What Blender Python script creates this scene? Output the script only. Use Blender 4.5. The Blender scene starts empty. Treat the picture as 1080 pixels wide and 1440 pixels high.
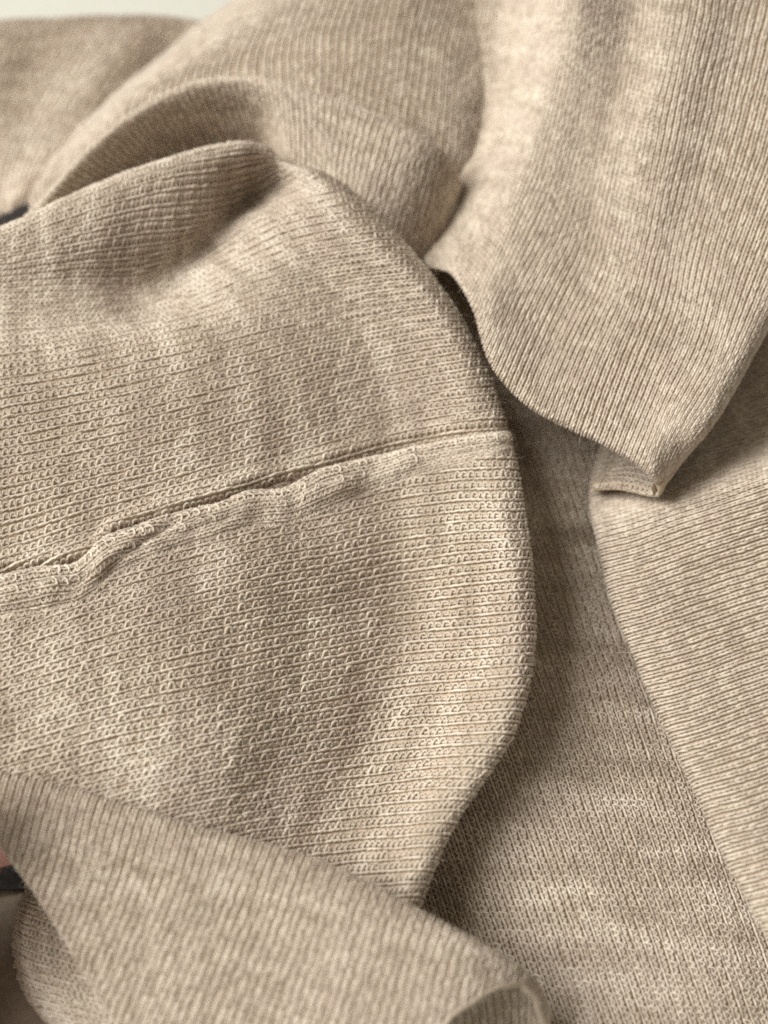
import bpy, math, random
import numpy as np
from mathutils import Vector, Matrix

random.seed(7)
rng = np.random.default_rng(11)
S = bpy.context.scene
MM = 0.001
QUICK = False          # layout test: sheets only

# ------------------------------------------------------------------ camera, world, light, exposure
PITCH = math.radians(58)
TARGET = np.array([0.0, 0.0, 25.0])          # mm
DIST = 235.0
PXMM = 0.130                                  # mm per photograph pixel at the target
FWD = np.array([0.0, math.cos(PITCH), -math.sin(PITCH)])
UP = np.array([0.0, math.sin(PITCH), math.cos(PITCH)])
RIGHT = np.array([1.0, 0.0, 0.0])
EYE = TARGET - FWD * DIST

cd = bpy.data.cameras.new('camera')
cam = bpy.data.objects.new('camera', cd)
S.collection.objects.link(cam)
cam.location = EYE * MM
cam.rotation_euler = (math.pi / 2 - PITCH, 0, 0)
cd.sensor_fit = 'HORIZONTAL'
cd.sensor_width = 36
cd.lens = 36 * DIST / (1080 * PXMM)
cd.clip_start = 0.005
cd.clip_end = 20
cd.dof.use_dof = True
cd.dof.focus_distance = 0.223
cd.dof.aperture_fstop = 12.5
S.camera = cam

W = bpy.data.worlds.new('World')
S.world = W
W.use_nodes = True
bg = W.node_tree.nodes['Background']
bg.inputs[0].default_value = (1.0, 0.89, 0.74, 1)
bg.inputs[1].default_value = 0.28

def area(name, loc, aim, size, size_y, power, col):
    l = bpy.data.lights.new(name, 'AREA')
    l.shape = 'RECTANGLE'; l.size = size; l.size_y = size_y
    l.energy = power; l.color = col
    o = bpy.data.objects.new(name, l)
    S.collection.objects.link(o)
    o.location = loc
    o.rotation_euler = (Vector(aim) - Vector(loc)).to_track_quat('-Z', 'Y').to_euler()
    return o

# one window, to the left of the cloth
area('window_light', (-0.87, 0.06, 0.96), (0, 0, 0.02), 0.9, 0.9, 28.5, (1.0, 0.98, 0.94))

S.view_settings.view_transform = 'Standard'
S.view_settings.look = 'None'
S.view_settings.gamma = 1
S.view_settings.use_curve_mapping = False
S.view_settings.exposure = 0.0
S.cycles.max_bounces = 8
S.cycles.diffuse_bounces = 6
S.cycles.use_denoising = False
S.cycles.pixel_filter_type = 'BLACKMAN_HARRIS'
S.cycles.filter_width = 1.85

# ------------------------------------------------------------------ helpers
def P(px, py, h):
    """point seen at photograph pixel (px, py), standing h mm above the bed"""
    d = FWD * DIST + RIGHT * (px - 540) * PXMM - UP * (py - 720) * PXMM
    t = (h - EYE[2]) / d[2]
    return EYE + d * t

def link(o, parent=None):
    S.collection.objects.link(o)
    if parent is not None:
        o.parent = parent
    return o

def vnoise(x, y, seed):
    x = np.asarray(x, float); y = np.asarray(y, float)
    xi = np.floor(x).astype(np.int64); yi = np.floor(y).astype(np.int64)
    fx = x - xi; fy = y - yi
    fx = fx * fx * (3 - 2 * fx); fy = fy * fy * (3 - 2 * fy)
    def hsh(a, b):
        n = (a * 374761393 + b * 668265263 + seed * 974634777) & 0x7fffffff
        n = ((n ^ (n >> 13)) * 1274126177) & 0x7fffffff
        n = (n ^ (n >> 16)) & 0xffff
        return n / 65535.0
    a = hsh(xi, yi); b = hsh(xi + 1, yi); c = hsh(xi, yi + 1); d = hsh(xi + 1, yi + 1)
    return (a * (1 - fx) + b * fx) * (1 - fy) + (c * (1 - fx) + d * fx) * fy

def fbm(x, y, seed, octv=3):
    t = 0; amp = 1; tot = 0
    for o in range(octv):
        t = t + amp * vnoise(x * 2 ** o, y * 2 ** o, seed + 17 * o)
        tot += amp; amp *= 0.5
    return t / tot

def interp_axis(A, knots, dense):
    """non-uniform Catmull-Rom along axis 0"""
    n = len(knots)
    T = np.zeros_like(A)
    for i in range(n):
        if i == 0:
            T[i] = (A[1] - A[0]) / (knots[1] - knots[0])
        elif i == n - 1:
            T[i] = (A[-1] - A[-2]) / (knots[-1] - knots[-2])
        else:
            d0 = (A[i] - A[i - 1]) / (knots[i] - knots[i - 1])
            d1 = (A[i + 1] - A[i]) / (knots[i + 1] - knots[i])
            w0 = knots[i + 1] - knots[i]; w1 = knots[i] - knots[i - 1]
            T[i] = (d0 * w0 + d1 * w1) / (w0 + w1)
    k = np.clip(np.searchsorted(knots, dense, side='right') - 1, 0, n - 2)
    hgt = (knots[k + 1] - knots[k])
    s = (dense - knots[k]) / hgt
    sh = (-1,) + (1,) * (A.ndim - 1)
    s = s.reshape(sh); hh = hgt.reshape(sh)
    return ((2 * s**3 - 3 * s**2 + 1) * A[k] + (s**3 - 2 * s**2 + s) * hh * T[k]
            + (-2 * s**3 + 3 * s**2) * A[k + 1] + (s**3 - s**2) * hh * T[k + 1])

class Sheet:
    """a curved piece of cloth: dense grid over (u, v) in mm; axis 0 is v, axis 1 is u"""
    def __init__(self, rows, step=0.8, smooth=3, wrinkle=0.25, seed=1, fold=None, pts=False, post=None, lim=None, flip=False):
        C = np.array(rows, float) if pts else np.array([[P(*p) for p in r] for r in rows])
        lu = np.mean(np.linalg.norm(np.diff(C, axis=1), axis=2), axis=0)
        lv = np.mean(np.linalg.norm(np.diff(C, axis=0), axis=2), axis=1)
        ku = np.concatenate([[0], np.cumsum(lu)]); kv = np.concatenate([[0], np.cumsum(lv)])
        self.ku, self.kv = ku, kv
        self.LU, self.LV = ku[-1], kv[-1]
        nu = int(self.LU / step) + 2; nv = int(self.LV / step) + 2
        du = np.linspace(0, self.LU, nu); dv = np.linspace(0, self.LV, nv)
        G = interp_axis(C, kv, dv)
        G = interp_axis(G.swapaxes(0, 1), ku, du).swapaxes(0, 1)
        for _ in range(smooth):
            H = G.copy()
            H[1:-1] = 0.5 * G[1:-1] + 0.25 * (G[:-2] + G[2:])
            G = H.copy()
            H[:, 1:-1] = 0.5 * G[:, 1:-1] + 0.25 * (G[:, :-2] + G[:, 2:])
            G = H
        self.nu, self.nv = nu, nv
        self.G = G
        self.sign = 1.0
        N = self.normals()
        m = N[nv // 2, nu // 2] @ (EYE - G[nv // 2, nu // 2])
        # face the camera at most points
        dots = np.sum(N * (EYE - G), axis=2)
        self.sign = 1.0 if np.median(dots) > 0 else -1.0
        if flip:
            self.sign = -self.sign
        N = self.normals()
        UU, VV = np.meshgrid(du, dv)
        w = (fbm(UU / 17, VV / 17, seed) - 0.5) * 2 * wrinkle * 2.0 + (fbm(UU / 6, VV / 6, seed + 5) - 0.5) * wrinkle
        self.G = self.G + N * w[..., None]
        self.N = self.normals()
        if post is not None:
            self.G = self.G + self.N * post(self, UU, VV)[..., None]
            self.N = self.normals()
        if fold is not None:
            self.apply_fold(UU, VV, *fold)
            self.N = self.normals()
        self.limmask = None
        if lim is not None:
            L = lim(UU)
            cell = self.LV / (nv - 1)
            self.limmask = VV < L + cell
            g, n = self.at(UU, np.minimum(VV, L))
            self.G = g; self.N = n
            self.limfun = lim

    def normals(self):
        gu = np.gradient(self.G, axis=1); gv = np.gradient(self.G, axis=0)
        n = np.cross(gu, gv)
        n /= np.linalg.norm(n, axis=2, keepdims=True) + 1e-12
        return n * self.sign

    def apply_fold(self, UU, VV, p, q, R):
        """fold the cloth under along the straight line p-q of its own (u, v) plane (beyond = left of p->q)"""
        p = np.array(p); q = np.array(q)
        d = (q - p) / np.linalg.norm(q - p)
        nrm = np.array([-d[1], d[0]])
        s = (UU - p[0]) * nrm[0] + (VV - p[1]) * nrm[1]
        ang = np.clip(s / R, 0, math.pi)
        dd = np.where(s <= 0, s, np.where(s < math.pi * R, R * np.sin(ang), -(s - math.pi * R)))
        hh = np.where(s <= 0, 0, -R * (1 - np.cos(ang)))
        u2 = UU + nrm[0] * (dd - s); v2 = VV + nrm[1] * (dd - s)
        N = self.normals()
        self.N = N
        pos, nn = self.at(u2, v2)
        self.G = pos + nn * hh[..., None]
        self.foldS = s

    def at(self, u, v):
        x = np.clip(np.asarray(u) / self.LU * (self.nu - 1), 0, self.nu - 1.001)
        y = np.clip(np.asarray(v) / self.LV * (self.nv - 1), 0, self.nv - 1.001)
        xi = x.astype(int); yi = y.astype(int)
        fx = (x - xi)[..., None]; fy = (y - yi)[..., None]
        def b(A):
            return ((A[yi, xi] * (1 - fx) + A[yi, xi + 1] * fx) * (1 - fy)
                    + (A[yi + 1, xi] * (1 - fx) + A[yi + 1, xi + 1] * fx) * fy)
        n = b(self.N)
        n /= np.linalg.norm(n, axis=-1, keepdims=True) + 1e-12
        return b(self.G), n

def mesh_from(name, verts, quads, mat, parent=None, smooth=True, attrs=None, uv=None):
    me = bpy.data.meshes.new(name)
    V = np.asarray(verts, np.float32).reshape(-1, 3) * MM
    F = np.asarray(quads, np.int32)
    k = F.shape[1]
    me.vertices.add(len(V)); me.vertices.foreach_set('co', V.ravel())
    me.loops.add(F.size); me.loops.foreach_set('vertex_index', F.ravel())
    me.polygons.add(len(F))
    me.polygons.foreach_set('loop_start', np.arange(0, F.size, k, dtype=np.int32))
    me.polygons.foreach_set('use_smooth', np.ones(len(F), bool) if smooth else np.zeros(len(F), bool))
    me.update(calc_edges=True)
    if attrs is not None:
        a = me.attributes.new('yarn', 'FLOAT_COLOR', 'POINT')
        a.data.foreach_set('color', np.asarray(attrs, np.float32).ravel())
    if uv is not None:
        a = me.attributes.new('strand', 'FLOAT2', 'POINT')
        a.data.foreach_set('vector', np.asarray(uv, np.float32).ravel())
    me.materials.append(mat)
    o = bpy.data.objects.new(name, me)
    return link(o, parent)

def grid_quads(nv, nu, mask=None):
    i = np.arange(nv * nu).reshape(nv, nu)
    q = np.stack([i[:-1, :-1], i[:-1, 1:], i[1:, 1:], i[1:, :-1]], axis=-1)
    if mask is not None:
        q = q[mask[:-1, :-1] & mask[1:, 1:] & mask[:-1, 1:] & mask[1:, :-1]]
    return q.reshape(-1, 4)

def heather(u, v, seed, su=5.0, sv=16.0):
    """melange of the yarn itself: pale and grey-pink streaks"""
    a = fbm(u / su, v / sv, seed, 3)
    b = fbm(u / (su * 2.3) + 9, v / (sv * 1.4) + 4, seed + 3, 2)
    return np.clip(0.5 + (a - 0.5) * 1.1, 0, 1), np.clip(0.5 + (b - 0.5) * 1.8, 0, 1)

def tubes(sheet, U, V, Hh, R, sides, col, closed=False):
    """U,V,Hh,R: (n strands, m points) in mm -> verts, quads, attr, uv"""
    pos, nn = sheet.at(U, V)
    c = pos + nn * Hh[..., None]
    t = np.gradient(c, axis=1)
    t /= np.linalg.norm(t, axis=2, keepdims=True) + 1e-12
    b = np.cross(t, nn)
    b /= np.linalg.norm(b, axis=2, keepdims=True) + 1e-12
    n2 = np.cross(b, t)
    n, m = U.shape
    ang = np.linspace(0, 2 * math.pi, sides, endpoint=False)
    ring = (c[:, :, None, :] + R[:, :, None, None] * (b[:, :, None, :] * np.cos(ang)[None, None, :, None]
                                                     + n2[:, :, None, :] * np.sin(ang)[None, None, :, None]))
    idx = np.arange(n * m * sides).reshape(n, m, sides)
    a0 = idx[:, :-1, :]; a1 = idx[:, 1:, :]
    q = np.stack([a0, np.roll(a0, -1, axis=2), np.roll(a1, -1, axis=2), a1], axis=-1).reshape(-1, 4)
    seg = np.concatenate([np.zeros((n, 1)), np.cumsum(np.linalg.norm(np.diff(c, axis=1), axis=2), axis=1)], axis=1)
    seg = seg + (np.arange(n) * 13.37)[:, None]
    uv = np.stack(np.broadcast_arrays(seg[:, :, None], np.arange(sides)[None, None, :] / sides), axis=-1)
    at = np.repeat(col[:, :, None, :], sides, axis=2)
    return ring.reshape(-1, 3), q, at.reshape(-1, 4), uv.reshape(-1, 2)

def merge(parts):
    vs, qs, at, uv = [], [], [], []
    off = 0
    for p in parts:
        vs.append(p[0]); qs.append(p[1] + off); at.append(p[2]); uv.append(p[3]); off += len(p[0])
    return np.concatenate(vs), np.concatenate(qs), np.concatenate(at), np.concatenate(uv)

def split_keep(keep, arrs):
    """cut strands into runs where keep is True -> list of index slices grouped by equal length is costly; use per-run"""
    out = []
    for i in range(keep.shape[0]):
        k = keep[i]
        if k.all():
            out.append((i, 0, len(k))); continue
        e = np.flatnonzero(np.diff(np.concatenate([[0], k.astype(int), [0]])))
        for a, b in zip(e[::2], e[1::2]):
            if b - a > 3:
                out.append((i, a, b))
    return out

def strands(sheet, U, V, H, R, sides, col, mask=None):
    if mask is None:
        return [tubes(sheet, U, V, H, R, sides, col)]
    keep = mask(U, V)
    full = keep.all(axis=1)
    res = []
    if full.any():
        res.append(tubes(sheet, U[full], V[full], H[full], R[full], sides, col[full]))
    idx = np.flatnonzero(~full)
    for i, a, b in split_keep(keep[idx], None):
        j = idx[i]
        res.append(tubes(sheet, U[j:j+1, a:b], V[j:j+1, a:b], H[j:j+1, a:b], R[j:j+1, a:b], sides, col[j:j+1, a:b]))
    return res

def colour(u, v, seed, su, sv, jitter):
    a, b = heather(u, v, seed, su, sv)
    return np.stack([np.clip(a + jitter, 0, 1), b, np.full_like(a, 0.5), np.ones_like(a)], axis=-1)

def knit_purl(sheet, pu, pv, seed, mask=None, sides=5, rscale=1.0, u0=0, v0=0):
    """reverse side: per course a row of little arches standing on a twisted cord; courses run along u"""
    LU, LV = sheet.LU - 0.5, sheet.LV - 0.5
    nc = int((LV - v0) / pv); ns = int((LU - u0) / pu)
    j = np.arange(nc)[:, None]
    # arches
    off = np.array([0.0, 0.08, 0.22, 0.5, 0.78, 0.92]); k = 6
    x = np.concatenate([(np.arange(ns)[:, None] + off[None, :]).ravel(), [ns]])[None, :]
    st = np.floor(x + 1e-9).astype(int)
    fr = x - st
    r1 = vnoise(st + 0.5, j * 1.0 + 0.5 + 0 * x, seed + 1) - 0.5
    jit = (rng.random((nc, ns + 1)) - 0.5)
    jx = np.take_along_axis(jit, np.broadcast_to(np.clip(st, 0, ns), (nc, x.shape[1])), axis=1)
    arch = 1 - np.abs(2 * fr - 1) ** 4.5
    wob = (fbm(x / 9, j / 4.0 + 0 * x, seed + 2, 2) - 0.5) * 0.28
    jw = np.take_along_axis(rng.random((nc, ns + 2)) - 0.5, np.broadcast_to(np.clip(np.round(x).astype(int), 0, ns), (nc, x.shape[1])), axis=1)
    U = u0 + (x + 0.20 * jw + 0.15 * jx * arch + wob * 0.5) * pu + 0 * j
    V = v0 + (j + 0.10 + arch * (0.60 + 0.14 * jx) + 0.06 * r1 + wob) * pv
    H = pv * (0.03 + 0.12 * arch + 0.12 * jx)
    thick = 0.118 + 0.10 * (fbm(x / 2.5, j * 3.1 + 0 * x, seed + 8, 2) - 0.5)
    R = np.broadcast_to(thick * pv * rscale, U.shape) * (0.92 + 0.22 * arch)
    c = colour(U, V, seed, 3.6, 17, jx * 0.25)
    parts = strands(sheet, U, V, H, R, sides, c, mask)
    # cords: overlapping slanted dashes, like a twisted string
    I, J = np.meshgrid(np.arange(ns), np.arange(nc))
    I = I.ravel()[:, None].astype(float); J = J.ravel()[:, None].astype(float)
    t = np.linspace(0, 1, 4)[None, :]
    wob = (fbm(I / 9, J / 4.0, seed + 2, 2) - 0.5) * 0.28
    a = rng.random(I.shape) - 0.5; b = rng.random(I.shape) - 0.5
    U = u0 + (I - 0.3 + (1.6 + 0.7 * a) * t + 0.4 * b + wob * 0.5) * pu
    V = v0 + (J + 0.04 + 0.11 * (t - 0.5) * (1 + 1.0 * b) + 0.05 * a + 0.04 * b * np.sin(4 * t) + wob) * pv
    sn = np.sin(np.pi * t)
    H = pv * (0.07 + 0.10 * sn + 0.09 * b)
    R = pv * rscale * (0.122 + 0.07 * a) * (0.45 + 0.6 * sn) + 0 * U
    c = colour(U, V, seed, 3.6, 17, a * 0.4 + 0.06)
    ok = (U.min(1) > 0.1) & (U.max(1) < LU) & (V.min(1) > 0.05) & (V.max(1) < LV)
    if mask is not None:
        ok &= mask(U[:, 2:3], V[:, 2:3])[:, 0]
    parts.append(tubes(sheet, U[ok], V[ok], H[ok], R[ok], sides, c[ok]))
    # legs of the loops on the other side, seen through the holes
    x = np.arange(ns + 1)[None, :] * 1.0
    wob = (fbm(x / 9, j / 4.0 + 0 * x, seed + 2, 2) - 0.5) * 0.28
    U = u0 + (x + wob * 0.5) * pu + 0 * j
    V = v0 + (j + 0.44 + wob) * pv
    H = np.full_like(U, -0.06 * pv)
    R = np.full_like(U, 0.17 * pv)
    parts += strands(sheet, U, V, H, R, 3, colour(U, V, seed, 3.6, 17, 0.0), mask)
    return merge(parts)

def knit_face(sheet, pw, pc, seed, mask=None, sides=5, rscale=1.0):
    """right side: wales along v, each a column of V stitches"""
    LU, LV = sheet.LU - 0.5, sheet.LV - 0.5
    nw = int(LU / pw); nc = int(LV / pc)
    I, J = np.meshgrid(np.arange(nw), np.arange(nc))
    I = I.ravel()[:, None].astype(float); J = J.ravel()[:, None].astype(float)
    t = np.linspace(0, 1, 4)[None, :]
    wobu = (fbm(I / 5, J / 9, seed + 2, 2) - 0.5) * 0.45
    wobv = (fbm(I / 7, J / 5, seed + 3, 2) - 0.5) * 0.5
    parts = []
    for sgn in (-1, 1):
        jr = rng.random(I.shape) - 0.5
        j2 = rng.random(I.shape) - 0.5
        U = (I + 0.5 + wobu + sgn * (0.13 + 0.17 * t) + 0.07 * jr) * pw
        V = (J + wobv + 1.75 * t - 0.3 + 0.22 * j2) * pc
        H = pw * (-0.06 + 0.25 * np.sin(np.pi * np.clip(t * 0.92 + 0.12, 0, 1)) + 0.05 * jr)
        R = pw * rscale * (0.165 + 0.05 * jr) * (0.75 + 0.3 * np.sin(np.pi * t))
        R = R + 0 * U
        c = colour(U, V, seed, 7, 1.7, 0.0); a_ = c.copy()
        c[..., 0] = 0.5 + (a_[..., 0] - 0.5) * 0.45 + jr * 0.45
        keep = None
        ok = (U.min(1) > 0.1) & (U.max(1) < LU) & (V.min(1) > 0) & (V.max(1) < LV)
        if mask is not None:
            ok &= mask(U[:, 2:3], V[:, 2:3])[:, 0]
        parts.append(tubes(sheet, U[ok], V[ok], H[ok], R[ok], sides, c[ok]))
    return merge(parts)

def fuzz(sheet, n, seed, mask=None, lmin=0.5, lmax=2.6, w=0.016):
    """loose fibres standing out of the yarn"""
    r = np.random.default_rng(seed)
    u = r.random(n) * sheet.LU; v = r.random(n) * sheet.LV
    if mask is not None:
        k = mask(u[:, None], v[:, None])[:, 0]; u = u[k]; v = v[k]
    n = len(u)
    p, nn = sheet.at(u, v)
    d = r.normal(size=(n, 3)); d /= np.linalg.norm(d, axis=1, keepdims=True)
    lift = (0.15 + 0.7 * r.random(n) ** 2)[:, None]
    d1 = d - nn * np.sum(d * nn, axis=1, keepdims=True)
    d1 /= np.linalg.norm(d1, axis=1, keepdims=True) + 1e-9
    e = r.normal(size=(n, 3)) * 0.6
    L = (lmin + (lmax - lmin) * r.random(n) ** 2.5)[:, None]
    side = np.cross(d1, nn)
    pts = []
    for t in (0, 0.5, 1.0):
        c = p + nn * (0.25 + lift * L * (t - 0.45 * t * t)) + d1 * L * t + e * L * t * t * 0.5
        ww = w * (1 - 0.6 * t)
        pts.append(c + side * ww); pts.append(c - side * ww)
    V = np.stack(pts, axis=1)
    i = (np.arange(n) * 6)[:, None]
    q = np.concatenate([np.concatenate([i + 2 * s, i + 2 * s + 1, i + 2 * s + 3, i + 2 * s + 2], axis=1) for s in range(2)])
    return V.reshape(-1, 3), q

# ------------------------------------------------------------------ materials
def new_mat(name):
    m = bpy.data.materials.new(name); m.use_nodes = True
    nt = m.node_tree
    return m, nt, nt.nodes['Principled BSDF']

def yarn_material(name, dark, mid, light, tint, sheen=0.4):
    m, nt, bs = new_mat(name)
    N, Lk = nt.nodes, nt.links
    at = N.new('ShaderNodeAttribute'); at.attribute_name = 'yarn'
    sp = N.new('ShaderNodeSeparateColor'); Lk.new(at.outputs['Color'], sp.inputs[0])
    st = N.new('ShaderNodeAttribute'); st.attribute_name = 'strand'
    # fibres lie along the strand and wind round it
    mp = N.new('ShaderNodeMapping'); mp.inputs['Scale'].default_value = (2.2, 5.0, 1)
    Lk.new(st.outputs['Vector'], mp.inputs[0])
    nz = N.new('ShaderNodeTexNoise'); nz.inputs['Scale'].default_value = 2.0; nz.inputs['Detail'].default_value = 3
    Lk.new(mp.outputs[0], nz.inputs['Vector'])
    add = N.new('ShaderNodeMath'); add.operation = 'MULTIPLY_ADD'
    Lk.new(nz.outputs['Fac'], add.inputs[0]); add.inputs[1].default_value = 0.75; add.inputs[2].default_value = -0.375
    sm = N.new('ShaderNodeMath'); sm.operation = 'ADD'; sm.use_clamp = True
    Lk.new(sp.outputs[0], sm.inputs[0]); Lk.new(add.outputs[0], sm.inputs[1])
    rp = N.new('ShaderNodeValToRGB')
    rp.color_ramp.elements[0].color = (*dark, 1); rp.color_ramp.elements[0].position = 0.08
    rp.color_ramp.elements[1].color = (*light, 1); rp.color_ramp.elements[1].position = 0.95
    e = rp.color_ramp.elements.new(0.5); e.color = (*mid, 1)
    Lk.new(sm.outputs[0], rp.inputs[0])
    mx = N.new('ShaderNodeMix'); mx.data_type = 'RGBA'; mx.blend_type = 'MIX'
    ml = N.new('ShaderNodeMath'); ml.operation = 'MULTIPLY'; ml.inputs[1].default_value = 0.45
    Lk.new(sp.outputs[1], ml.inputs[0]); Lk.new(ml.outputs[0], mx.inputs['Factor'])
    Lk.new(rp.outputs[0], mx.inputs['A']); mx.inputs['B'].default_value = (*tint, 1)
    Lk.new(mx.outputs['Result'], bs.inputs['Base Color'])
    bs.inputs['Roughness'].default_value = 0.52
    bs.inputs['Specular IOR Level'].default_value = 0.42
    bs.inputs['Sheen Weight'].default_value = sheen
    bs.inputs['Sheen Roughness'].default_value = 0.45
    bs.inputs['Sheen Tint'].default_value = (1, 0.95, 0.88, 1)
    # twisted plies
    wv = N.new('ShaderNodeTexWave'); wv.wave_type = 'BANDS'; wv.bands_direction = 'DIAGONAL'
    mp2 = N.new('ShaderNodeMapping'); mp2.inputs['Scale'].default_value = (1.0, 1.0, 1)
    Lk.new(st.outputs['Vector'], mp2.inputs[0]); Lk.new(mp2.outputs[0], wv.inputs['Vector'])
    wv.inputs['Scale'].default_value = 1.0; wv.inputs['Distortion'].default_value = 1.5
    bm = N.new('ShaderNodeBump'); bm.inputs['Strength'].default_value = 0.5; bm.inputs['Distance'].default_value = 0.00008
    mxh = N.new('ShaderNodeMath'); mxh.operation = 'ADD'
    Lk.new(wv.outputs['Fac'], mxh.inputs[0]); Lk.new(nz.outputs['Fac'], mxh.inputs[1])
    Lk.new(mxh.outputs[0], bm.inputs['Height']); Lk.new(bm.outputs[0], bs.inputs['Normal'])
    return m

def plain(name, col, rough=0.8, sheen=0.0, nscale=0, namp=0.0, sss=0.0):
    m, nt, bs = new_mat(name)
    bs.inputs['Roughness'].default_value = rough
    bs.inputs['Sheen Weight'].default_value = sheen
    bs.inputs['Specular IOR Level'].default_value = 0.25
    if nscale:
        tc = nt.nodes.new('ShaderNodeTexCoord')
        nz = nt.nodes.new('ShaderNodeTexNoise'); nz.inputs['Scale'].default_value = nscale; nz.inputs['Detail'].default_value = 4
        nt.links.new(tc.outputs['Object'], nz.inputs['Vector'])
        rp = nt.nodes.new('ShaderNodeValToRGB')
        rp.color_ramp.elements[0].position = 0.3; rp.color_ramp.elements[1].position = 0.7
        rp.color_ramp.elements[0].color = (*[c * (1 - namp) for c in col], 1)
        rp.color_ramp.elements[1].color = (*[min(1, c * (1 + namp)) for c in col], 1)
        nt.links.new(nz.outputs['Fac'], rp.inputs[0]); nt.links.new(rp.outputs[0], bs.inputs['Base Color'])
        bp = nt.nodes.new('ShaderNodeBump'); bp.inputs['Strength'].default_value = 0.3; bp.inputs['Distance'].default_value = 0.0003
        nt.links.new(nz.outputs['Fac'], bp.inputs['Height']); nt.links.new(bp.outputs[0], bs.inputs['Normal'])
    else:
        bs.inputs['Base Color'].default_value = (*col, 1)
    if sss:
        bs.inputs['Subsurface Weight'].default_value = sss
        bs.inputs['Subsurface Radius'].default_value = (0.004, 0.0015, 0.0008)
    return m

M_yarn = yarn_material('oatmeal_yarn', (0.385, 0.312, 0.232), (0.60, 0.509, 0.402), (0.84, 0.765, 0.645), (0.585, 0.475, 0.395))
M_base = plain('oatmeal_ground_shaded', (0.53, 0.425, 0.305), 0.9, 0.1, 900, 0.15)  # browner and darker than the yarn: shade between stitches put into the colour
M_fuzz = plain('loose_wool_fibre', (0.78, 0.69, 0.57), 0.7, 0.3)
M_sheet = plain('pale_bed_linen', (0.56, 0.56, 0.50), 0.85, 0.1, 500, 0.04)
M_black = plain('black_cloth', (0.022, 0.018, 0.016), 0.9, 0.15, 1500, 0.4)
M_skin = plain('skin', (0.55, 0.34, 0.28), 0.5, 0, 260, 0.08, 0.25)
M_nail = plain('nail', (0.68, 0.40, 0.34), 0.25)

# ------------------------------------------------------------------ setting: the bed under the cloth
def bed():
    n = 90
    xs = np.linspace(-900, 900, n); ys = np.linspace(-500, 1300, n)
    X, Y = np.meshgrid(xs, ys)
    Z = -1.5 + (fbm(X / 170, Y / 130, 91) - 0.5) * 7
    o = mesh_from('bed_sheet', np.stack([X, Y, Z], -1), grid_quads(n, n), M_sheet)
    o['kind'] = 'structure'
    return o
bed()

# ------------------------------------------------------------------ the garment
garment = link(bpy.data.objects.new('knit_jumper', None))
garment['label'] = 'rumpled oatmeal beige fine-knit woollen jumper lying in soft folds, partly inside out'
garment['category'] = 'jumper'
sheets = {}

jobs = []
def panel(name, rows, kind, pitch, seed, label=None, wrinkle=0.25, smooth=3, fold=None, mask=None, sides=4,
          nfuzz=0, rscale=1.0, step=0.9, pts=False, post=None, lim=None, flip=False, parent=None, off=0.18):
    sh = Sheet(rows, step=step, smooth=smooth, wrinkle=wrinkle, seed=seed, fold=fold, pts=pts, post=post, lim=lim, flip=flip)
    sheets[name] = sh
    m = None
    if fold is not None:
        dv, du = np.meshgrid(np.linspace(0, sh.LV, sh.nv), np.linspace(0, sh.LU, sh.nu), indexing='ij')
        m = sh.foldS < math.pi * fold[2] + 5
    mm = None
    if mask is not None:
        dv, du = np.meshgrid(np.linspace(0, sh.LV, sh.nv), np.linspace(0, sh.LU, sh.nu), indexing='ij')
        m2 = mask(du, dv)
        m = m2 if m is None else (m & m2)
    if lim is not None:
        m = sh.limmask if m is None else (m & sh.limmask)
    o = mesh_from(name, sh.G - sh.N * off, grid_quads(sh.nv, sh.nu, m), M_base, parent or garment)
    if label:
        o['label'] = label
    jobs.append((name, sh, o, m, lim, kind, pitch, seed, sides, rscale, nfuzz))
    return sh, o

def visibility():
    """coarse depth map of the sheets as the camera sees them, widened so that a step aside stays covered"""
    cell = 8
    x0, y0, x1, y1 = -140, -110, 1280, 1540
    nx, ny = (x1 - x0) // cell, (y1 - y0) // cell
    Z = np.full((ny, nx), np.inf)
    for name, sh, o, m, *_ in jobs:
        g = sh.G
        mm = np.ones(g.shape[:2], bool) if m is None else m
        up = []
        for a in (0, 0.34, 0.67):
            for b in (0, 0.34, 0.67):
                q = ((g[:-1, :-1] * (1 - a) + g[1:, :-1] * a) * (1 - b) + (g[:-1, 1:] * (1 - a) + g[1:, 1:] * a) * b)
                up.append(q[mm[:-1, :-1] & mm[1:, 1:]])
        d = np.concatenate(up) - EYE
        dep = d @ FWD
        X = ((d @ RIGHT / dep * DIST / PXMM + 540 - x0) / cell).astype(int)
        Y = ((-(d @ UP) / dep * DIST / PXMM + 720 - y0) / cell).astype(int)
        k = (X >= 0) & (X < nx) & (Y >= 0) & (Y < ny)
        np.minimum.at(Z, (Y[k], X[k]), dep[k])
    r = 5
    W_ = Z.copy()
    for ax in (0, 1):
        acc = W_.copy()
        for sft in range(-r, r + 1):
            acc = np.maximum(acc, np.roll(W_, sft, axis=ax))
        W_ = acc
    def seen(pos):
        d = pos - EYE
        dep = d @ FWD
        X = np.floor((d @ RIGHT / dep * DIST / PXMM + 540 - x0) / cell).astype(int)
        Y = np.floor((-(d @ UP) / dep * DIST / PXMM + 720 - y0) / cell).astype(int)
        inside = (X >= 0) & (X < nx) & (Y >= 0) & (Y < ny)
        return inside & (dep < W_[np.clip(Y, 0, ny - 1), np.clip(X, 0, nx - 1)] + 3.0)
    return seen

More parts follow.
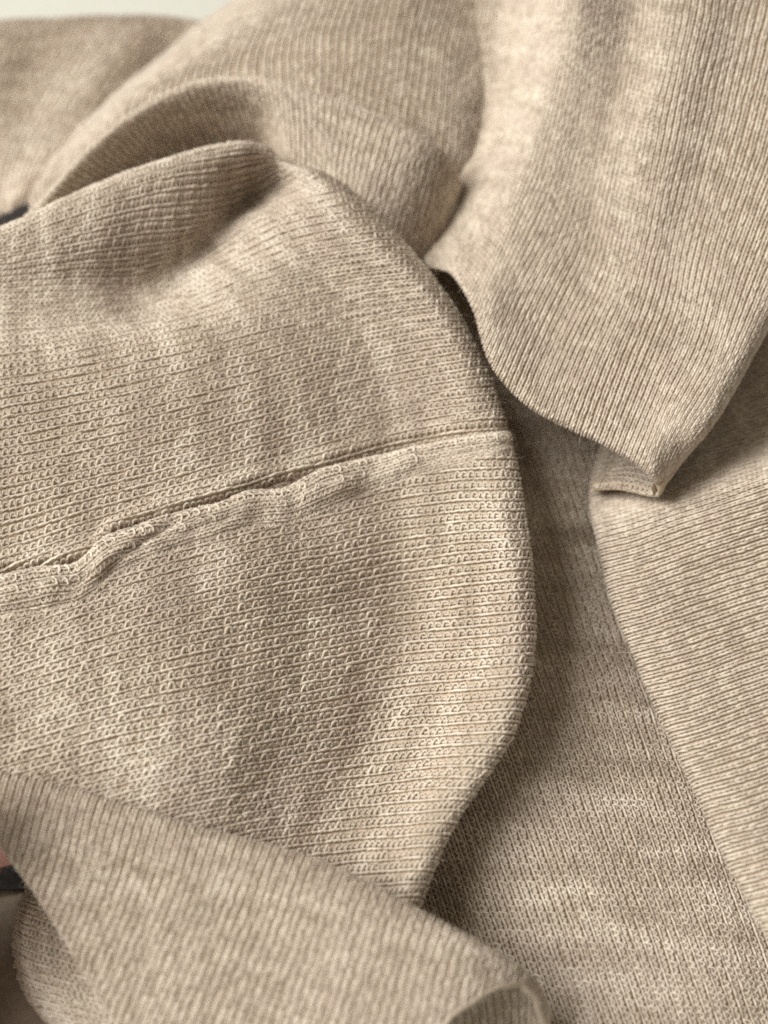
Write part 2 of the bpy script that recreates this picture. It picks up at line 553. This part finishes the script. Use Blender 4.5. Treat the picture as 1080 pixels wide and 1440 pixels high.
def knit(job, seen):
    name, sh, o, m, lim, kind, pitch, seed, sides, rscale, nfuzz = job
    vis = seen(sh.G)
    m = vis if m is None else (m & vis)
    if True:
        def smask(u, v, sh=sh, m=m):
            x = np.clip((u / sh.LU * (sh.nu - 1)).round().astype(int), 0, sh.nu - 1)
            y = np.clip((v / sh.LV * (sh.nv - 1)).round().astype(int), 0, sh.nv - 1)
            ok = m[y, x] & (u > 0) & (u < sh.LU) & (v > 0) & (v < sh.LV)
            if lim is not None:
                ok = ok & (v < lim(u))
            return ok
    if kind == 'purl':
        vs, qs, at, uv = knit_purl(sh, pitch[0], pitch[1], seed, smask, sides, rscale)
    else:
        vs, qs, at, uv = knit_face(sh, pitch[0], pitch[1], seed, smask, sides, rscale)
    s = mesh_from('stitches', vs, qs, M_yarn, o, attrs=at, uv=uv)
    s['kind'] = 'stuff'
    if nfuzz:
        fv, fq = fuzz(sh, nfuzz, seed + 100, smask)
        f = mesh_from('loose_fibres', fv, fq, M_fuzz, o)
        f['kind'] = 'stuff'
    print(name, 'LU %.0f LV %.0f quads %d' % (sh.LU, sh.LV, len(qs)))

# --- main turned-back panel (reverse side out) with its rolled right edge
def rowA(ys, edge, hs, under=None):
    """ys: list of (x, y) up to the crest; edge: silhouette (x, y); hs heights for all"""
    r = [(x, y, h) for (x, y), h in zip(ys, hs)]
    ex, ey, eh = edge
    r.append((ex, ey, eh))
    r.append((ex - 9, ey + 2, eh - 5))
    r.append((ex - 40, ey + 2, max(eh - 10, 7)))
    return r

A = [
 rowA([(-150,1400),(0,1370),(140,1345),(270,1320),(380,1306),(460,1299),(520,1296),(557,1296)], (578,1296,19), [26,25,23,21,18,17,19,21]),
 rowA([(-150,1290),(0,1256),(140,1222),(280,1192),(400,1172),(500,1160),(575,1153),(622,1150)], (643,1150,22), [27,27,26.5,24,18,15,18.5,23]),
 rowA([(-150,1200),(0,1163),(145,1122),(295,1086),(430,1060),(545,1042),(635,1034),(698,1030)], (721,1030,25), [28,28,28,26,18.5,13.5,19,27]),
 rowA([(-150,1115),(0,1076),(150,1033),(300,1000),(445,966),(570,944),(665,935),(722,931)], (747,930,27), [29,29,29,27.5,20.5,15,21,29]),
 rowA([(-150,1025),(0,984),(150,936),(300,900),(445,871),(570,849),(665,838),(722,832)], (747,830,28), [30.5,30.5,30.5,29,23,18,24,30.5]),
 rowA([(-150,940),(0,901),(150,852),(300,811),(445,779),(570,754),(660,744),(714,741)], (739,740,29), [31.5,31.5,31.5,30.5,27,24,28,31.5]),
 rowA([(-150,870),(0,832),(150,781),(300,736),(445,699),(565,669),(648,658),(700,655)], (724,655,30), [33,32.5,32,31,28,27,30,32]),
 rowA([(-150,830),(0,797),(150,747),(300,702),(445,660),(560,630),(640,615),(690,610)], (713,609,31), [34,33,33,32,29,28,31,33]),
 rowA([(-150,725),(0,698),(150,664),(300,626),(440,588),(550,560),(625,546),(668,541)], (691,540,33), [36,35.5,35.5,34.5,32,31,34,36]),
 rowA([(-150,625),(0,602),(150,571),(295,536),(430,501),(525,479),(595,465),(634,460)], (656,460,36), [37,37,37.5,37,36,35.5,38,40]),
 rowA([(-150,530),(0,512),(140,489),(270,462),(390,432),(475,412),(545,400),(590,396)], (614,396,38), [37,38,38,38,38.5,39.5,41.5,43]),
 rowA([(-150,468),(0,452),(115,446),(225,430),(330,384),(415,352),(480,338),(532,331)], (558,331,41), [35,36,34.5,31,37,42,45,46]),
 rowA([(-150,425),(0,404),(105,398),(200,395),(290,352),(375,300),(435,281),(475,274)], (500,274,42), [37.5,38,36.5,32,31,39.5,45,47]),
 rowA([(-150,385),(0,360),(100,336),(200,314),(290,303),(350,284),(400,254),(428,243)], (448,240,42), [41,42,43,41.5,38,32,39.5,45]),
 rowA([(-150,352),(0,323),(100,282),(200,243),(290,219),(348,209),(383,216),(398,232)], (408,240,40), [42,43,45,47,48,48,45,42]),
 rowA([(-150,356),(0,328),(100,287),(200,249),(290,225),(348,216),(383,223),(398,238)], (407,246,34), [32,33,35,37,38,38,37,35]),
 rowA([(-150,380),(0,352),(100,312),(200,275),(290,252),(348,243),(380,245),(394,250)], (404,255,26), [20,20,22,24,24,25,26,26]),
]
def uv_of(sh, px, py, face=True):
    """closest (u, v) of a sheet to a photograph pixel"""
    d = sh.G - EYE
    dep = d @ FWD
    X = d @ RIGHT / dep * DIST / PXMM + 540
    Y = -(d @ UP) / dep * DIST / PXMM + 720
    q = (X - px) ** 2 + (Y - py) ** 2
    if face:
        q = q + np.where(np.sum(sh.N * d, axis=2) > 0, 1e5, 0)
    k = np.argmin(q)
    j, i = divmod(k, sh.nu)
    return i / (sh.nu - 1) * sh.LU, j / (sh.nv - 1) * sh.LV

SEAM = [(-60,826),(0,808),(60,800),(105,793),(135,778),(155,757),(200,741),(250,722),(300,706),(350,690),(400,676),(480,652),(560,629),(640,613),(705,605)]
SW   = [56,54,52,46,44,42,40,44,46,42,36,30,24,20,18]           # width of the allowance, px
seam_uv = []
probeA = Sheet(A, wrinkle=0)
foldA = (uv_of(probeA, 235, 1372, False), uv_of(probeA, -60, 1085), 1.4)
def seam_groove(sh, UU, VV):
    pts = np.array([uv_of(sh, *p) for p in SEAM])
    o = np.argsort(pts[:, 0]); pts = pts[o]
    seam_uv.append(pts)
    d = VV - np.interp(UU, pts[:, 0], pts[:, 1])          # + is above the seam
    fade = np.interp(UU, [pts[0, 0], pts[-1, 0] - 45, pts[-1, 0], pts[-1, 0] + 4], [1, 1, 0.3, 0])
    g = -2.0 * np.exp(-((d + 0.2) / 1.15) ** 2) + 1.3 * np.exp(-((d - 2.2) / 1.7) ** 2)
    return g * fade
shA, oA = panel('turned_back_panel', A, 'purl', (1.12, 1.86), 3,
                'reverse side of the knit with rows of tiny loops and a seam across it', nfuzz=30000, wrinkle=0.22, post=seam_groove, fold=foldA)

# --- the seam: an overlocked allowance folded down below the join
def seam():
    pts = seam_uv[0]
    ul = np.linspace(pts[0, 0], pts[-1, 0] + 2.5, 60)
    v0 = np.interp(ul, pts[:, 0], pts[:, 1])
    wid = np.interp(np.linspace(0, 1, 60), np.linspace(0, 1, len(SW)), SW) * PXMM * 1.15
    hgt = np.interp(ul, [ul[0], ul[8], ul[20], ul[40], ul[-1]], [1.6, 2.3, 2.6, 2.2, 0.8])
    wave = (fbm(ul / 7.0, ul * 0, 311, 2) - 0.5)
    prof = [(-0.02, -0.35), (-0.10, 0.35), (-0.02, 0.85), (0.16, 1.05), (0.36, 0.95), (0.55, 0.80), (0.80, 0.45), (1.0, 0.10), (1.2, -0.08)]
    rows = []
    for k, (t, hf) in enumerate(prof):
        w = wid * t + wave * 1.1 * (1 - max(t, 0))
        p, n = shA.at(ul, v0 - 0.8 - 0.6 * hgt - w)
        ripple = (fbm(ul / 4.5 + 3, np.full_like(ul, t * 2.0), 77, 2) - 0.5) * 2.6 * math.sin(math.pi * min(max(t, 0.1), 1))
        # a crease that runs slantwise through the allowance near its left third
        cu = np.interp(t, [0, 1], [ul[23], ul[13]])
        crease = -1.3 * np.exp(-((ul - cu) / 2.0) ** 2) * (0.15 < t < 0.9) + 0.7 * np.exp(-((ul - cu + 3.5) / 2.0) ** 2) * (t < 0.8)
        h = hf * hgt + ripple + crease
        if t > 0.95 or k == 0:
            h = hf * hgt
        rows.append(p + n * h[:, None])
    sh, o = panel('seam_allowance', rows, 'purl', (1.0, 1.25), 133, 'pale overlocked seam allowance standing up along the join',
                  pts=True, wrinkle=0.3, smooth=1, step=0.45, nfuzz=5000, rscale=1.25)
    if QUICK:
        return
    # chain of overlock thread along the raised edge: two plies winding round each other
    parts = []
    u = np.arange(1, sh.LU - 1, 0.11)[None, :]
    n1 = fbm(u / 2.2, u * 0 + 3, 55, 3) - 0.5; n2 = fbm(u / 1.1, u * 0 + 7, 57, 2) - 0.5
    for ph, f, mid, amp, r in ((0.0, 4.3, 0.20, 0.36, 0.19), (2.1, 3.7, 0.36, 0.42, 0.18), (4.4, 3.3, 0.54, 0.42, 0.16)):
        w = u * f + ph + 7 * n1
        V = sh.LV * mid + amp * np.sin(w) * (1 + 1.2 * n2) + 1.0 * n1        # little loops thrown over the raised edge
        U = u + 0.42 * np.cos(w)
        H = 0.16 + 0.16 * np.sin(w + 1.2) + 0.3 * n2
        R = r * (0.9 + 0.6 * n2) + 0 * u
        parts.append(tubes(sh, U, V, H, R, 5, colour(u, V, 19, 3, 9, 0.35)))
    vs, qs, at, uv = merge(parts)
    mesh_from('overlock_thread', vs, qs, M_yarn, o, attrs=at, uv=uv)
seam()

# --- recessed layer
def shift(x0, h0, n=7):
    return None
D = []
for x0, dh in ((60,-6),(200,-6),(330,1.5),(450,4.5),(560,3),(660,0),(760,-4),(880,-6)):
    r = []
    for y, h in ((330,3),(480,4),(600,10),(680,13.5),(790,9),(960,10),(1120,9),(1290,6.5),(1460,4),(1600,2)):
        r.append((x0 + 0.36 * (y - 330), y, max(h + dh + 1.2 * math.sin(y / 170 + x0 / 120), 1.0)))
    D.append(r)
panel('inner_panel', D, 'purl', (1.04, 1.78), 21, 'shaded inner layer of the knit seen in the gap between the folds', nfuzz=8000, rscale=0.85, off=0.32)

# --- right panel: wales run from its rolled left edge to the right
Cc = []
edgeC = [(1000,300,8),(930,460,10),(880,560,12),(850,630,14),(836,692,17),(846,765,20),(866,850,20),(902,935,20),(944,1030,20),(985,1115,20),(1026,1205,20),(1066,1285,20),(1112,1380,20),(1160,1480,20)]
hC = [(8,14,18,20),(10,13,18,20),(12.5,13,17,19),(15,16,18,18),(18,20,21,21),(22,28.5,34,35),(22,25,28,29),(21.5,24,26,27),(21.5,24,25,26),(21.5,24,25,26),(21.5,24,26,26),(21.5,24,26,26),(21.5,24,26,26),(21.5,24,26,26)]
for (x, y, h), hh in zip(edgeC, hC):
    sl = -0.33
    r = [(x + 45, y - 2, max(5, h - 12)), (x + 10, y, h - 6), (x, y, h)]
    for dx, k in zip((24, 110, 230, 420), hh):
        r.append((x + dx, y + sl * dx * (0.75 if dx < 50 else 1.0), k))
    Cc.append(r)
CT = [list(c) for c in Cc]
# u across wales = along the edge; v = along the wale
CT = list(map(list, zip(*CT)))
panel('right_panel', CT, 'face', (1.30, 0.98), 31, 'smooth side of the knit with fine ribs running in from a rolled edge', nfuzz=8000, wrinkle=0.3)

# --- hanging sleeve end, upper right
B0 = [(597,362,24),(605,377,31),(640,388,38),(668,440,41),(690,510,41),(738,566,39.5),(802,601,37.5),(868,634,37.5),(911,664,36.5),(926,687,32.5),(913,697,27),(866,687,23),(829,689,20)]
B = [
 [(x + 6, y - 14, h - 2.4) if k < 9 else (x + 6, y - 10, h + 1.5) for k, (x, y, h) in enumerate(B0)],
 [(x + 1, y - 3, h - 1.8) if k < 9 else (x + 2, y - 2, h + 1) for k, (x, y, h) in enumerate(B0)],
 B0,
 [(600,318,18),(626,318,26),(668,322,36),(706,352,41.5),(732,410,43),(780,468,41),(840,500,40),(905,535,40.5),(948,575,39),(970,630,36),(945,640,24),(900,630,20),(870,640,17)],
 [(618,262,22),(650,258,27.5),(698,250,36.5),(742,270,43),(775,325,45),(820,385,41.5),(876,415,43),(940,450,42),(988,500,41),(1009,572,38),(985,585,24),(940,580,20),(905,590,17)],
 [(632,190,25),(678,185,29),(728,172,38),(772,182,45.5),(810,225,46),(850,275,44),(905,300,49),(968,330,47),(1025,370,45),(1078,440,42),(1060,460,27),(1010,470,20),(960,480,17)],
 [(648,95,28),(697,90,32.5),(748,80,42),(792,85,50),(832,125,49),(874,160,48),(930,180,55),(1000,205,52),(1070,240,49),(1132,330,46),(1120,350,28),(1060,360,20),(1000,380,17)],
 [(658,0,31),(708,-5,35.5),(760,-10,45),(804,-5,53),(846,25,52),(896,50,51),(955,60,60),(1030,85,56),(1105,120,52),(1182,220,49),(1170,240,29),(1110,250,20),(1050,280,17)],
 [(660,-120,32),(712,-130,37),(768,-130,46),(812,-130,54),(856,-110,54),(910,-90,53),(980,-80,62),(1060,-50,58),(1140,-20,54),(1230,80,43),(1220,110,30),(1160,130,20),(1100,170,17)],
]
U_ = {3: (0, -1.5, -3.5, -2.5, -2, -0.5, -5), 4: (0, -2, -5, -2.5, -3, -1.5, -5), 5: (0, -3.5, -7, -1, -3.5, -3, -6), 6: (0, -4, -7.5, 0, -3, -4, -7), 7: (0, -4, -8, 0.5, -3, -4.5, -7), 8: (0, -4, -8, 0.5, -3, -4.5, -7)}
for n, dd in U_.items():
    c3 = B[n][3][2]
    B[n] = [(x, y, c3 + dd[k - 3] * 0.8) if 3 <= k <= 9 else (x, y, h) for k, (x, y, h) in enumerate(B[n])]
B = [[(x, y, h + dh * (0.5 if k < 2 else 1)) for k, (x, y, h) in enumerate(r)] for r, dh in zip(B, (0, 0, 0, 0, 1, 3, 6, 10, 13))]
panel('sleeve_end', B, 'face', (1.26, 1.0), 41, 'open sleeve end hanging over the folds with a curled lip', nfuzz=8000, wrinkle=0.3)

cuff = [[(x - (10 if k == 0 else 0), y - (2 if k == 0 else 0), h + (-1.6 if k == 0 else 0.7)) for k, (x, y, h) in enumerate(r[9:13])] for r in (B[2], B[3], B[4])]
panel('sleeve_lining', cuff, 'purl', (1.05, 1.5), 45, 'shaded inside of the sleeve end below the curled lip', wrinkle=0.05)

# --- arch-shaped fold behind the apex
E = []
crest = [(-60,420,26),(20,330,30),(60,285,34),(105,235,38),(165,180,42),(245,133,46),(335,115,48),(420,132,48),(500,160,47),(556,184,46.5),(588,199,45),(614,217,42),(634,242,37),(648,275,30)]
inner = [(20,430,26),(80,345,26),(120,300,26),(160,262,28),(215,235,28),(290,215,28),(365,205,32),(425,240,41),(480,275,41),(520,310,38),(548,338,34),(574,360,29),(596,380,23),(614,400,16)]
for (cx, cy, ch), (ix, iy, ih) in zip(crest, inner):
    r = [(cx + (ix - cx) * -0.05, cy + 25, max(ch - 34, 4)), (cx, cy + 5, ch - 9), (cx, cy, ch)]
    for t in (0.3, 0.65, 1.0):
        hh = ch + (ih - ch) * (t ** 1.1)
        r.append((cx + (ix - cx) * t, cy + (iy - cy) * t, hh))
    r.append((ix + (ix - cx) * 0.35, iy + (iy - cy) * 0.35, ih - 6))
    E.append(r)
E = list(map(list, zip(*E)))
panel('arched_fold', E, 'face', (1.45, 1.15), 51, 'arched fold behind the peak with ribs fanning over it', nfuzz=1500, wrinkle=0.25, flip=True)

# --- far folds at the top
G2 = [
 [(40,300,4),(150,290,8),(300,260,14),(430,260,20),(540,300,20),(620,330,18),(700,330,12)],
 [(35,265,8),(150,215,20),(290,160,30),(420,140,36),(530,180,34),(640,220,26),(720,240,14)],
 [(85,200,14),(170,150,26),(290,100,32),(420,70,38),(540,100,36),(650,130,28),(730,150,15)],
 [(170,130,18),(230,90,28),(320,50,34),(430,20,40),(550,30,38),(660,50,28),(740,60,16)],
 [(250,60,18),(290,40,28),(360,5,34),(450,-25,40),(570,-30,38),(680,-30,28),(760,-30,16)],
 [(310,15,16),(345,-10,26),(400,-40,33),(480,-75,38),(600,-90,36),(700,-100,26),(780,-110,14)],
 [(370,-30,12),(400,-50,20),(450,-85,26),(530,-120,30),(640,-150,28),(740,-170,18),(820,-180,8)],
]
G2 = [[(x, y, max(h + (-7, 0, 0, 1, 4, 8, 8)[k] * min(n / 2, 1), 2)) for k, (x, y, h) in enumerate(r)] for n, r in enumerate(G2)]
panel('far_fold', G2, 'face', (1.75, 1.4), 61, 'out-of-focus fold at the top with faint ribs', wrinkle=0.6, sides=3, step=1.2)
G1 = [
 [(-240,380,2),(-150,360,8),(-60,335,12),(0,315,16),(40,300,10),(90,290,8),(160,290,3)],
 [(-240,260,10),(-150,250,22),(-60,240,20),(10,232,30),(70,228,40),(120,225,22),(200,235,4)],
 [(-230,160,16),(-130,150,34),(-40,140,40),(50,138,30),(125,140,52),(180,150,26),(250,160,6)],
 [(-210,90,14),(-110,85,36),(-10,76,50),(90,72,40),(180,66,56),(235,80,30),(300,100,8)],
 [(-190,40,8),(-80,38,24),(20,30,36),(120,24,34),(215,20,44),(270,28,26),(340,45,8)],
 [(-180,52,0),(-70,50,4),(30,42,8),(130,36,8),(220,34,10),(280,40,6),(350,55,2)],
]
G1 = [[(x, y, max(h * 0.24, (0, 0, 0, 0, 0, 9, 9)[k] if 0 < n < 5 else 0)) for k, (x, y, h) in enumerate(r)] for n, r in enumerate(G1)]
panel('far_left_fold', G1, 'face', (1.9, 1.5), 71, 'blurred pale fold in the far left corner', wrinkle=0.4, sides=3, step=1.2)

# --- flap at the lower left
F = [
 [(-150,1075,30),(0,1112,30),(100,1134,30),(250,1176,30),(400,1216,29),(500,1254,29),(590,1302,28),(665,1346,27),(720,1382,25),(748,1420,21),(745,1450,17)],
 [(-150,1062,34),(0,1094,35),(100,1116,35),(250,1159,35),(400,1199,34),(500,1236,34),(590,1284,33),(672,1330,32),(730,1364,29),(760,1404,24),(764,1450,18)],
 [(-150,1056,37),(0,1090,39),(100,1112,39),(250,1155,39),(400,1195,38),(500,1232,38),(590,1280,37),(678,1328,36),(735,1360,32),(766,1400,26),(772,1450,18)],
 [(-165,1080,40),(-8,1118,42),(90,1142,42),(240,1186,42),(388,1226,41),(488,1262,41),(580,1308,40),(668,1356,38),(728,1392,34),(760,1434,28),(768,1480,18)],
 [(-190,1150,42),(-30,1195,43),(68,1220,43),(216,1260,43),(362,1298,42),(465,1334,42),(560,1380,41),(652,1428,39),(715,1470,34),(750,1510,28),(760,1560,18)],
 [(-220,1230,42),(-62,1280,42),(34,1306,42),(180,1346,43),(328,1384,43),(436,1420,43),(536,1466,42),(632,1516,40),(700,1560,34),(738,1600,28),(750,1650,18)],
 [(-260,1330,40),(-102,1380,40),(-8,1405,40),(136,1446,42),(286,1486,42),(400,1520,42),(504,1566,41),(606,1616,39),(680,1660,34),(722,1700,28),(735,1750,18)],
 [(-300,1440,38),(-142,1490,38),(-48,1515,38),(96,1556,41),(246,1596,42),(364,1630,42),(470,1676,41),(576,1726,39),(655,1770,34),(700,1810,28),(715,1860,18)],
]
F = [[(x, y, h - 8 - (0, 0, 0, 1, 3, 5, 6, 6)[k]) for x, y, h in r] for k, r in enumerate(F)]
shF_probe = Sheet(F, wrinkle=0)
pa = uv_of(shF_probe, 0, 1168); pb = uv_of(shF_probe, 180, 1440)
lip = np.array([uv_of(shF_probe, *p) for p in ((540,1530),(600,1468),(640,1428),(676,1401),(704,1388),(730,1386),(752,1402),(760,1425))])
o_ = np.argsort(lip[:, 0]); lip = lip[o_]
def limF(u):
    return np.where(u < lip[0, 0], 1e4, np.interp(u, lip[:, 0], lip[:, 1]))
shF, oF = panel('hem_flap', F, 'face', (1.30, 0.98), 81, 'folded hem flap crossing the lower left corner', nfuzz=10000, wrinkle=0.3,
      fold=(pa, pb, 1.6), lim=limF)
if not QUICK:
    u = np.arange(lip[0, 0] + 0.2, shF.LU - 1, 0.3)[None, :]
    vs, qs, at, uv = tubes(shF, u, limF(u), 0 * u - 0.15, 0 * u + 0.55, 6, colour(u, u * 0, 5, 5, 5, 0))
    mesh_from('edge_cord', vs, qs, M_yarn, oF, attrs=at, uv=uv)

# inside of the flap's curled end
Fi = [
 [(520,1500,24),(600,1440,25),(660,1390,25),(705,1370,25),(742,1378,24),(762,1405,20),(764,1450,14)],
 [(530,1520,20),(610,1462,21),(668,1415,21),(710,1398,21),(742,1402,20),(758,1425,16),(758,1470,11)],
 [(540,1580,14),(618,1520,14),(676,1475,14),(716,1458,14),(742,1462,13),(754,1485,11),(754,1520,8)],
 [(550,1680,11),(628,1620,11),(686,1575,11),(720,1558,11),(742,1562,10),(750,1585,9),(750,1620,7)],
]
panel('curled_lining', Fi, 'face', (1.3, 1.0), 87, 'shaded inside of the curled flap end', wrinkle=0.1)

# --- piece hanging in the shade below the flap
Hh = [
 [(70,1180,10),(120,1190,14),(200,1200,16),(300,1220,16)],
 [(46,1222,8),(70,1235,13),(150,1260,17),(280,1290,17)],
 [(22,1290,6),(45,1300,13),(140,1330,18),(280,1360,18)],
 [(18,1345,4),(42,1360,12),(140,1390,18),(290,1420,18)],
 [(40,1405,3),(66,1415,11),(160,1440,17),(310,1470,18)],
 [(80,1450,2),(105,1465,10),(200,1490,16),(340,1520,18)],
 [(130,1510,1),(160,1520,8),(240,1550,14),(380,1570,16)],
]
panel('shaded_hem', Hh, 'purl', (1.05, 1.6), 95, 'brown shaded edge of the knit under the flap', wrinkle=0.3, nfuzz=700)


# ------------------------------------------------------------------ things beside the garment
def cloth(name, rows, mat, label, cat, seed, rib=0.0):
    sh = Sheet(rows, step=2.0, smooth=2, wrinkle=0.6, seed=seed)
    th = 1.2
    n = sh.nv * sh.nu
    V = np.concatenate([(sh.G + sh.N * th / 2).reshape(-1, 3), (sh.G - sh.N * th / 2).reshape(-1, 3)])
    q = grid_quads(sh.nv, sh.nu)
    i = np.arange(n).reshape(sh.nv, sh.nu)
    loop = np.concatenate([i[0, :], i[1:, -1], i[-1, -2::-1], i[-2:0:-1, 0]])
    l2 = np.roll(loop, -1)
    rim = np.stack([loop, l2, l2 + n, loop + n], axis=1)
    o = mesh_from(name, V, np.concatenate([q, q[:, ::-1] + n, rim]), mat)
    o['label'] = label; o['category'] = cat
    return o
cloth('black_cloth', [[(x, y, 2.5 + 1.5 * math.sin(x / 90 + y / 150)) for x in (-420,-300,-180,-80,20,90)] for y in (262,300,420,600,800,1000,1120,1200,1250)],
      M_black, 'black cloth under the knit, showing in slivers at the left edge', 'cloth', 201)
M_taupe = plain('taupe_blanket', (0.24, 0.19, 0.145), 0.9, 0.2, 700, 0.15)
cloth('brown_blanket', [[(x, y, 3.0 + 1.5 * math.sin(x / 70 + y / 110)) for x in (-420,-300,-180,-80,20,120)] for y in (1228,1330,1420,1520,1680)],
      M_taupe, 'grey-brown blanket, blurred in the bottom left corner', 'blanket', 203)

def hand():
    """left of the frame, pinching the flap; only a fingertip shows"""
    root = link(bpy.data.objects.new('hand', None))
    root['label'] = 'hand holding the flap, its pink fingertip just showing at the left edge'
    root['category'] = 'hand'
    wrist = P(-620, 1640, 24)
    kn = [P(-330, 1300, 30), P(-360, 1390, 34), P(-380, 1480, 34), P(-395, 1565, 30)]
    tips = [[P(-230, 1250, 26), P(-105, 1226, 20), P(14, 1192, 18)],
            [P(-240, 1345, 30), P(-190, 1310, 20), P(-230, 1290, 10)],
            [P(-260, 1450, 30), P(-200, 1420, 20), P(-250, 1390, 10)],
            [P(-290, 1545, 26), P(-240, 1520, 18), P(-280, 1490, 10)]]
    thumb = [P(-480, 1400, 30), P(-330, 1230, 44), P(-190, 1150, 46), P(-90, 1120, 44)]
    arm = P(-1050, 1980, 24)
    co = [wrist, arm]; rad = [19, 24]; ed = [(0, 1)]
    palm = (wrist + kn[1]) / 2
    co.append(palm); rad.append(20); ed.append((0, 2))
    for k in range(4):
        b = len(co); co.append(kn[k]); rad.append([10, 10.5, 10, 8.5][k]); ed.append((2, b))
        for m, p in enumerate(tips[k]):
            co.append(p); rad.append([8.3, 7.8, 6.4][m] * [1, 1, 0.97, 0.86][k]); ed.append((len(co) - 2, len(co) - 1))
    b = len(co)
    for m, p in enumerate(thumb):
        co.append(p); rad.append([12, 10, 9, 7.5][m]); ed.append((2 if m == 0 else len(co) - 2, len(co) - 1))
    me = bpy.data.meshes.new('hand_skin')
    me.from_pydata([tuple(c * MM) for c in co], ed, [])
    o = bpy.data.objects.new('hand_skin', me); link(o, root)
    me.materials.append(M_skin)
    sk = o.modifiers.new('skin', 'SKIN'); sk.use_smooth_shade = True
    if not me.skin_vertices:
        bpy.context.view_layer.objects.active = o
    for v, r in zip(me.skin_vertices[0].data, rad):
        v.radius = (r * MM, r * MM)
    me.skin_vertices[0].data[0].use_root = True
    sb = o.modifiers.new('sub', 'SUBSURF'); sb.levels = 2; sb.render_levels = 2
    # nails on index finger and thumb
    for p, q, r in ((tips[0][1], tips[0][2], 6.0), (thumb[2], thumb[3], 7.0)):
        d = (q - p) / np.linalg.norm(q - p); up = np.array([0, 0, 1.0]); up = up - d * (up @ d); up /= np.linalg.norm(up)
        sd = np.cross(d, up); V = []
        for a in np.linspace(-1, 1, 7):
            for t in np.linspace(0, 1, 7):
                w = math.sqrt(max(0, 1 - (2 * t - 1) ** 4))
                V.append(q + d * (t - 0.55) * r * 1.7 + sd * a * w * r * 0.7 + up * (r * (0.93 - 0.28 * (a * w) ** 2 - 0.25 * t * t)))
        mesh_from('fingernail', V, grid_quads(7, 7), M_nail, root)
hand()

if not QUICK:
    seen = visibility()
    for job in jobs:
        knit(job, seen)

print('total tris', sum(len(o.data.polygons) * 2 for o in S.objects if o.type == 'MESH'))
